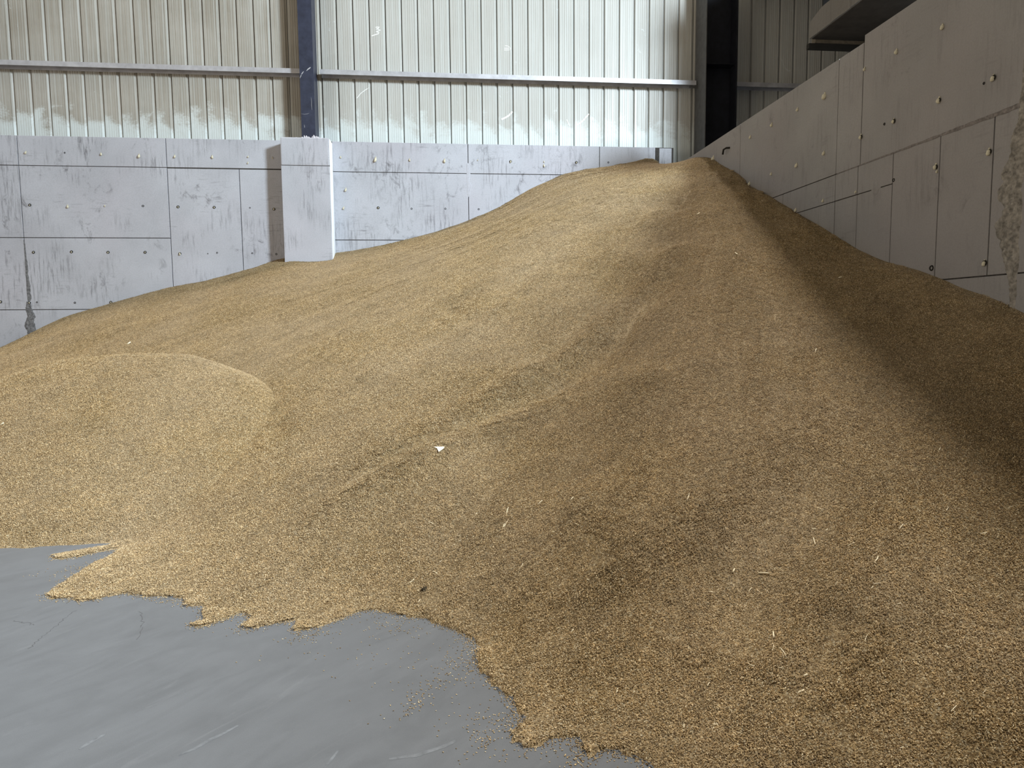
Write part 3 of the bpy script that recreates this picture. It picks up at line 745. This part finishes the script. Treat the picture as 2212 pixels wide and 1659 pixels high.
def surface_frames(f, x, y, e=0.03):
    dzx = (f(x+e, y)-f(x-e, y))/(2*e); dzy = (f(x, y+e)-f(x, y-e))/(2*e)
    out = []
    for a, b in zip(dzx, dzy):
        a = max(-1.2, min(1.2, a)); b = max(-1.2, min(1.2, b))
        q = Vector((-a, -b, 1)).to_track_quat('Z', 'X')
        q = q @ Matrix.Rotation(rnd.uniform(0, 2*pi), 3, 'Z').to_quaternion()
        out.append(q.to_euler())
    return np.array(out)
def grain_object(name, verts, faces, pts, rots, idxs, scls):
    """verts/faces: the bulk surface; pts...: loose points carrying grain"""
    nv = len(verts); me = bpy.data.meshes.new(name)
    allv = np.concatenate([verts, pts]) if nv else pts
    me.from_pydata(allv.tolist(), [], faces); me.polygons.foreach_set('use_smooth', [True]*len(me.polygons))
    n = len(allv)
    a = me.attributes.new('is_pt', 'BOOLEAN', 'POINT'); a.data.foreach_set('value', np.arange(n) >= nv)
    a = me.attributes.new('idx', 'INT', 'POINT'); a.data.foreach_set('value', np.concatenate([np.zeros(nv, np.int32), idxs]).astype(np.int32))
    a = me.attributes.new('scl', 'FLOAT', 'POINT'); a.data.foreach_set('value', np.concatenate([np.ones(nv), scls]).astype(np.float32))
    a = me.attributes.new('rot', 'FLOAT_VECTOR', 'POINT'); a.data.foreach_set('vector', np.concatenate([np.zeros((nv, 3)), rots]).astype(np.float32).ravel())
    me.update(); o = link(name, me, M['heap'])
    md = o.modifiers.new('lay_grain', 'NODES'); md.node_group = GRAIN_GN
    return o
def grid_surface(f, x0, x1, y0, y1, step, keep):
    xs = np.arange(x0, x1+1e-6, step); ys = np.arange(y0, y1+1e-6, step)
    xs[-1] = x1; ys[-1] = y1
    X, Y = np.meshgrid(xs, ys); Z = f(X, Y); K = keep(X, Y, Z)
    nx = len(xs)
    q = K[:-1, :-1] | K[1:, :-1] | K[:-1, 1:] | K[1:, 1:]
    jj, ii = np.nonzero(q); base = jj*nx+ii
    quads = np.stack([base, base+1, base+nx+1, base+nx], 1)
    used = np.unique(quads); remap = -np.ones(X.size, int); remap[used] = np.arange(len(used))
    V = np.stack([X, Y, Z], -1).reshape(-1, 3)[used]
    return V, remap[quads].tolist()
def hex_points(x0, x1, y0, y1, s):
    xs = np.arange(x0, x1, s); ys = np.arange(y0, y1, s*0.866)
    X, Y = np.meshgrid(xs, ys); X = X+(np.arange(len(ys)) % 2)[:, None]*s/2
    X = X+nrng.uniform(-.2*s, .2*s, X.shape); Y = Y+nrng.uniform(-.2*s, .2*s, Y.shape)
    return X.ravel(), Y.ravel()
XM = XR-0.006
def in_view(x, y, z, pad=80):
    d = np.stack([x, y, z-CAM[2]], -1)
    w = d@AF; u = CX+F_PX*(d@AR)/np.maximum(w, .05); v = CY+F_PX*(d@AD)/np.maximum(w, .05)
    return (w > 0.3) & (u > -pad*4) & (u < 2212+pad*4) & (v > -pad) & (v < 1659+pad*4)
def not_in_pier(x, y): return ~((x > -2.62) & (x < -1.79) & (y > YP-0.005))

# main heap
V, Fq = grid_surface(z_main, -10.4, XM, -0.4, YB-0.008, 0.045, lambda X, Y, Z: Z > -0.02)
x, y = hex_points(-8.8, XM-0.03, 0.6, YB-0.03, 0.112)
z = z_main(x, y); sd = signed_dist(x, y)
ok = (sd > 0.075) & in_view(x, y, z) & not_in_pier(x, y) & (z > z_mound(x, y)-0.06)
x, y, z = x[ok], y[ok], z[ok]
rots = surface_frames(z_main, x, y)
P1 = np.stack([x, y, z], -1); I1 = nrng.integers(0, NT_, len(x)); S1 = nrng.uniform(0.95, 1.08, len(x))
# rim of the heap: single kernels
seg = EDGE[2:NFRONT]; rim = []
for a, b in zip(seg, seg[1:]):
    L = np.hypot(*(b-a)); nk = int(L*0.16*30000)
    t = nrng.random(nk); q = a+(b-a)*t[:, None]; nn = np.array([-(b-a)[1], (b-a)[0]])/L
    rim.append(q+nn*nrng.uniform(-0.07, 0.09, nk)[:, None]+nrng.normal(0, .008, (nk, 2)))
rim = np.concatenate(rim); sdr = signed_dist(rim[:, 0], rim[:, 1])
pr = np.clip(np.where(sdr > 0, 1.0, 0.5*np.exp(sdr/0.017)), 0, 1)*(sdr < 0.085)
rim = rim[nrng.random(len(rim)) < pr]
zr = np.maximum(z_main(rim[:, 0], rim[:, 1]), 0)+nrng.uniform(0.0012, 0.004, len(rim))
P2 = np.stack([rim[:, 0], rim[:, 1], zr], -1)
R2_ = np.stack([nrng.uniform(0, 6.28, len(rim)), nrng.normal(0, .3, len(rim)), nrng.uniform(0, 6.28, len(rim))], -1)
heap = grain_object('grain_heap', V, Fq, np.concatenate([P1, P2]), np.concatenate([rots, R2_]),
                    np.concatenate([I1, NT_+nrng.integers(0, 4, len(rim))]), np.concatenate([S1, nrng.uniform(.85, 1.12, len(rim))]))
tag(heap, 'huge tan heap of wheat grain piled against the back and right concrete walls', 'grain', kind='stuff')

# small mound
V, Fq = grid_surface(z_mound, -9.0, 0.5, 4.4, 11.5, 0.045, lambda X, Y, Z: Z > np.maximum(z_main(X, Y), 0)-0.05)
x, y = hex_points(-6.6, 0.2, 4.6, 10.8, 0.112)
z = z_mound(x, y); ok = (z > np.maximum(z_main(x, y), 0.015)-0.004) & in_view(x, y, z)
x, y, z = x[ok], y[ok], z[ok]; rots = surface_frames(z_mound, x, y)
mound = grain_object('grain_mound', V, Fq, np.stack([x, y, z], -1), rots, nrng.integers(0, NT_, len(x)), nrng.uniform(.95, 1.08, len(x)))
tag(mound, 'smaller rounded mound of wheat grain lying in front of the huge heap at left', 'grain', kind='stuff')
print('tiles', len(P1), 'rim', len(P2), 'mound', len(x))

# ------------------------------------------------------------------ stray kernels on the floor
CLUST = [((930, 1490), 55, 12, -0.55, 70), ((985, 1440), 45, 18, -0.5, 70), ((895, 1530), 25, 6, -0.6, 22), ((1010, 1420), 28, 22, 0, 70), ((1075, 1555), 40, 16, -0.1, 70),
         ((1100, 1560), 22, 14, 0, 40), ((1048, 1600), 12, 18, -0.9, 45), ((1240, 1620), 34, 16, 0.1, 70), ((1262, 1640), 26, 10, -0.3, 60), ((1330, 1640), 40, 10, 0.3, 24), ((680, 1372), 30, 7, -0.2, 60),
         ((845, 1350), 40, 12, 0.1, 90), ((640, 1375), 10, 6, -0.6, 20), ((520, 1362), 22, 4, -.1, 30), ((1000, 1510), 90, 50, 0, 45), ((900, 1420), 110, 50, 0, 45), ((1010, 1600), 60, 40, 0, 24),
         ((760, 1400), 120, 25, 0, 40), ((170, 1225), 45, 5, -0.2, 60), ((140, 1240), 30, 6, -0.25, 30), ((240, 1195), 25, 5, -0.2, 50), ((385, 1300), 40, 4, 0, 40), ((1010, 1385), 26, 10, 0.6, 60), ((1150, 1630), 60, 12, 0, 14)]
stray = []
for (cx, cy), sx, sy, a, n in CLUST:
    for i in range(n):
        u, v = rnd.gauss(0, sx), rnd.gauss(0, sy)
        stray.append((cx+u*cos(a)-v*sin(a), cy+u*sin(a)+v*cos(a)))
pts = np.array([W2(*p) for p in stray]); sdp = signed_dist(pts[:, 0], pts[:, 1])
pts = pts[(sdp < -0.012) & (pts[:, 1] > 2.15)]
pts = pts[z_mound(pts[:, 0], pts[:, 1]) < 0.0]
pts = pts[np.argsort(np.hypot(pts[:, 0], pts[:, 1]))]
near, far = pts[:240], pts[240:]
for i, p in enumerate(near):
    o = link('wheat_kernel', KERNELS[i % 4]); s = rnd.uniform(.85, 1.15); o.scale = (s, s, s)
    o.location = (p[0], p[1], KW*0.5*s); o.rotation_euler = (0, 0, rnd.uniform(0, 2*pi))
    tag(o, 'single stray wheat kernel lying on bare grey floor beside the heap edge', 'grain', 'stray wheat kernels on the floor')
if len(far):
    k = len(far)
    fo = grain_object('scattered_kernels', np.zeros((0, 3)), [], np.stack([far[:, 0], far[:, 1], np.full(k, KW*.5)], -1),
                      np.stack([np.zeros(k), np.zeros(k), nrng.uniform(0, 6.28, k)], -1), NT_+nrng.integers(0, 4, k), nrng.uniform(.85, 1.15, k))
    tag(fo, 'thin scatter of far wheat kernels on the floor along the heap fringe', 'grain', kind='stuff')

# ------------------------------------------------------------------ straws and litter on the grain
def frame_at(px, py):
    p = march(px, py, surf); e = 0.02
    sx = float(surf(np.array([p[0]+e]), np.array([p[1]]))[0]-surf(np.array([p[0]-e]), np.array([p[1]]))[0])/(2*e)
    sy = float(surf(np.array([p[0]]), np.array([p[1]+e]))[0]-surf(np.array([p[0]]), np.array([p[1]-e]))[0])/(2*e)
    return Vector(p), Vector((-sx, -sy, 1)).normalized()
def straw(x0, y0, x1, y1, wpx, label, group=None, bend=0.06):
    a, n0 = frame_at(x0, y0); b, n1 = frame_at(x1, y1); nrm = (n0+n1).normalized()
    mid = (a+b)/2; d = b-a; side = d.cross(nrm).normalized()*d.length*rnd.uniform(-bend, bend)
    dist = (mid-Vector(CAM)).length; r = max(0.0011, wpx*dist/F_PX/2)
    up = nrm*(r+0.0045)
    pts = [a+up-mid, (a*.6+b*.4)+up*1.1+side*.8-mid, (a*.35+b*.65)+up*1.15+side-mid, b+up*1.3-mid]
    bm = bmesh.new(); add_tube(bm, pts, [r*.9, r, r, r*.75], 6)
    o = bm_obj('straw_stalk', bm, M['straw'], None, True); o.location = mid
    tag(o, label, 'straw', group); return o
NAMED = [
    (1638, 1240, 1662, 1242, 3.2, 'pale flat straw lying level in the hollow of the lower right slope'),
    (1806, 1268, 1813, 1252, 3.0, 'short thick straw standing out right of the level straw in the hollow'),
    (1672, 1368, 1674, 1381, 3.4, 'stubby upright straw at the top of the straw cluster in the right hollow'),
    (1720, 1502, 1738, 1494, 3.4, 'broad white straw splinter at the bottom of the straw cluster'),
    (1736, 1464, 1745, 1461, 3.6, 'very short thick white straw bit right of the straw cluster'),
    (1669, 1410, 1672, 1395, 2.0, 'thin straw hanging below the stubby upright straw'),
    (1687, 1403, 1700, 1425, 2.2, 'long leaning straw in the middle of the straw cluster'),
    (1690, 1412, 1693, 1426, 1.8, 'thin straw crossing beside the long leaning straw'),
    (1620, 1439, 1631, 1442, 2.4, 'small level straw left of the straw cluster'),
    (1705, 1488, 1710, 1505, 2.0, 'brownish thin straw beside the broad white splinter'),
    (1754, 1145, 1763, 1146, 3.0, 'short level white straw high on the right slope'),
    (1784, 1150, 1789, 1146, 2.6, 'tiny pale green straw just right of the short level one'),
    (1758, 1164, 1763, 1180, 2.0, 'thin steep straw below the short level white straw'),
    (1583, 1238, 1586, 1231, 3.0, 'short upright straw left of the hollow on the right slope'),
    (1880, 1276, 1886, 1270, 2.4, 'small slanting straw on the lit ridge right of the hollow'),
    (1825, 1584, 1851, 1569, 2.2, 'long thin straw near the bottom right of the heap'),
    (1996, 1550, 2013, 1544, 3.2, 'thick tan straw nearest the lower right corner'),
    (1540, 1580, 1545, 1562, 2.0, 'left leg of the bent straw pair at the bottom of the slope'),
    (1545, 1561, 1555, 1578, 2.0, 'right leg of the bent straw pair at the bottom of the slope'),
    (752, 1280, 790, 1268, 2.2, 'long pale straw near the front foot of the heap left of the dark clod'),
    (879, 1264, 897, 1252, 2.0, 'thin straw just left of the dark clod'),
    (1232, 1372, 1240, 1362, 2.6, 'short straw on the front foot right of the bare floor edge'),
    (1090, 1140, 1100, 1125, 2.2, 'long pale straw of the small bunch mid slope'),
    (1094, 1118, 1099, 1098, 1.8, 'steep thin straw of the small bunch mid slope'),
    (1086, 1146, 1090, 1132, 1.8, 'lowest straw of the small bunch mid slope'),
    (1484, 1083, 1489, 1070, 2.4, 'lone short straw in the centre of the long right slope'),
    (1811, 602, 1818, 601, 2.6, 'short pale straw in the dark grain beside the right wall'),
    (1697, 1050, 1705, 1046, 2.0, 'small straw on the ridge below the dark band'),
    (2026, 980, 2031, 970, 2.0, 'thin straw on the shaded slope near the right frame edge'),
    (1760, 765, 1763, 756, 2.0, 'thin straw at the lower edge of the dark band'),
    (1588, 548, 1593, 552, 2.4, 'tiny white straw on the lit slope under the peak'),
    (1505, 465, 1511, 462, 2.0, 'tiny pale straw just below the peak'),
    (1368, 1502, 1371, 1496, 2.6, 'pale straw bit at the front of the heap'),
    (1332, 1500, 1335, 1490, 2.8, 'short bright straw low on the front of the heap'),
    (1478, 1575, 1480, 1563, 3.0, 'upright white straw bit near the bottom edge'),
    (276, 745, 283, 741, 2.4, 'tiny white straw fleck above the small mound'),
    (2, 920, 10, 916, 2.4, 'pale husk at the far left edge of the small mound'),
]
for s in NAMED: straw(*s)
for i in range(46):
    px = rnd.uniform(1480, 2180); py = rnd.uniform(1080, 1620); a = rnd.uniform(-1.2, 0.6); L = rnd.uniform(9, 20)
    straw(px, py, px+L*cos(a), py+L*sin(a), rnd.uniform(1.4, 2.0), 'thin dull straw half sunk in the lower right grain slope', 'thin straws on the right slope')
for i in range(34):
    px = rnd.uniform(900, 1440); py = rnd.uniform(1080, 1340); a = rnd.uniform(-1.2, 0.6); L = rnd.uniform(7, 15)
    straw(px, py, px+L*cos(a), py+L*sin(a), rnd.uniform(1.3, 1.8), 'thin dull straw half sunk in the central foot of the heap', 'thin straws on the central slope')

# cream chip on the slope
p, nrm = frame_at(950, 974)
q = nrm.to_track_quat('Z', 'Y')
tri = [(-0.042, 0.026), (0.036, 0.022), (0.028, 0.008), (-0.014, -0.032), (-0.020, 0.012)]
bm = bmesh.new(); vs = [bm.verts.new((x, y, 0.006+0.25*abs(y))) for x, y in tri]; f = bm.faces.new(vs)
ex = bmesh.ops.extrude_face_region(bm, geom=[f]); bmesh.ops.translate(bm, verts=[v for v in ex['geom'] if isinstance(v, bmesh.types.BMVert)], vec=(0, 0, 0.006))
bmesh.ops.recalc_face_normals(bm, faces=bm.faces)
o = bm_obj('cardboard_chip', bm, M['paper']); o.location = p+nrm*0.003
o.rotation_euler = (Vector((0.0, -0.55, 1.0)).normalized()).to_track_quat('Z', 'Y').to_euler()
o.rotation_euler = (radians(32), 0, radians(8))
tag(o, 'small cream triangular chip lying on the middle of the grain slope', 'chip')
# dark clods
def clod(px, py, w, label):
    p, nrm = frame_at(px, py); bm = bmesh.new(); bmesh.ops.create_icosphere(bm, subdivisions=3, radius=1)
    for v in bm.verts:
        v.co *= 1+0.35*noise.noise(v.co*2.1+Vector((px, 0, 0)))+0.15*noise.noise(v.co*6)
        v.co.x *= w; v.co.y *= w*.8; v.co.z *= w*.55
    o = bm_obj('dark_clod', bm, M['clod'], None, True); o.location = p+nrm*w*.25; o.rotation_euler = (0.4, 0, 0.5)
    tag(o, label, 'clod')
clod(919, 1275, 0.022, 'dark clod half buried near the front foot of the heap')
clod(986, 1203, 0.007, 'tiny dark clod uphill right of the larger dark clod')

# ------------------------------------------------------------------ hairline cracks in the floor
def crack(px):
    P = [W2(*p) for p in px]; pts_ = []
    for a, b in zip(P, P[1:]):
        for t in np.linspace(0, 1, 9)[:-1]:
            pts_.append((a[0]+(b[0]-a[0])*t+rnd.gauss(0, .006), a[1]+(b[1]-a[1])*t+rnd.gauss(0, .006)))
    vs, fs = [], []
    for i, p in enumerate(pts_):
        a, b = pts_[max(0, i-1)], pts_[min(len(pts_)-1, i+1)]; d = Vector((b[0]-a[0], b[1]-a[1])).normalized(); w = rnd.uniform(.0008, .0022)
        for s in (-1, 1): vs.append((p[0]-d.y*w*s, p[1]+d.x*w*s, 0.0006))
    for i in range(len(pts_)-1): fs.append((2*i, 2*i+1, 2*i+3, 2*i+2))
    mesh_obj('floor_crack', vs, fs, M['crack'], fl)
crack([(62, 1400), (90, 1375), (122, 1352), (140, 1335), (168, 1316)])
crack([(302, 1320), (307, 1345), (306, 1358), (295, 1385)])
for px_, w_ in (([(172, 1619), (190, 1606), (206, 1598), (227, 1586)], .010), ([(385, 1632), (420, 1618), (450, 1600), (480, 1586), (515, 1567)], .009), ([(700, 1659), (716, 1640), (730, 1622)], .006), ([(840, 1640), (900, 1632), (960, 1612), (985, 1600)], .010)):
    P = [W2(*q_) for q_ in px_]; vs, fs = [], []
    for i, p in enumerate(P):
        a, b = P[max(0, i-1)], P[min(len(P)-1, i+1)]; d = Vector((b[0]-a[0], b[1]-a[1])).normalized(); w = w_*(0.35+0.65*sin(pi*(i+.4)/len(P)))
        for sg in (-1, 1): vs.append((p[0]-d.y*w*sg, p[1]+d.x*w*sg, 0.0005))
    for i in range(len(P)-1): fs.append((2*i, 2*i+1, 2*i+3, 2*i+2))
    mesh_obj('floor_scuff', vs, fs, M['scuff'], fl)
crack([(30, 1340), (58, 1345), (75, 1350)])
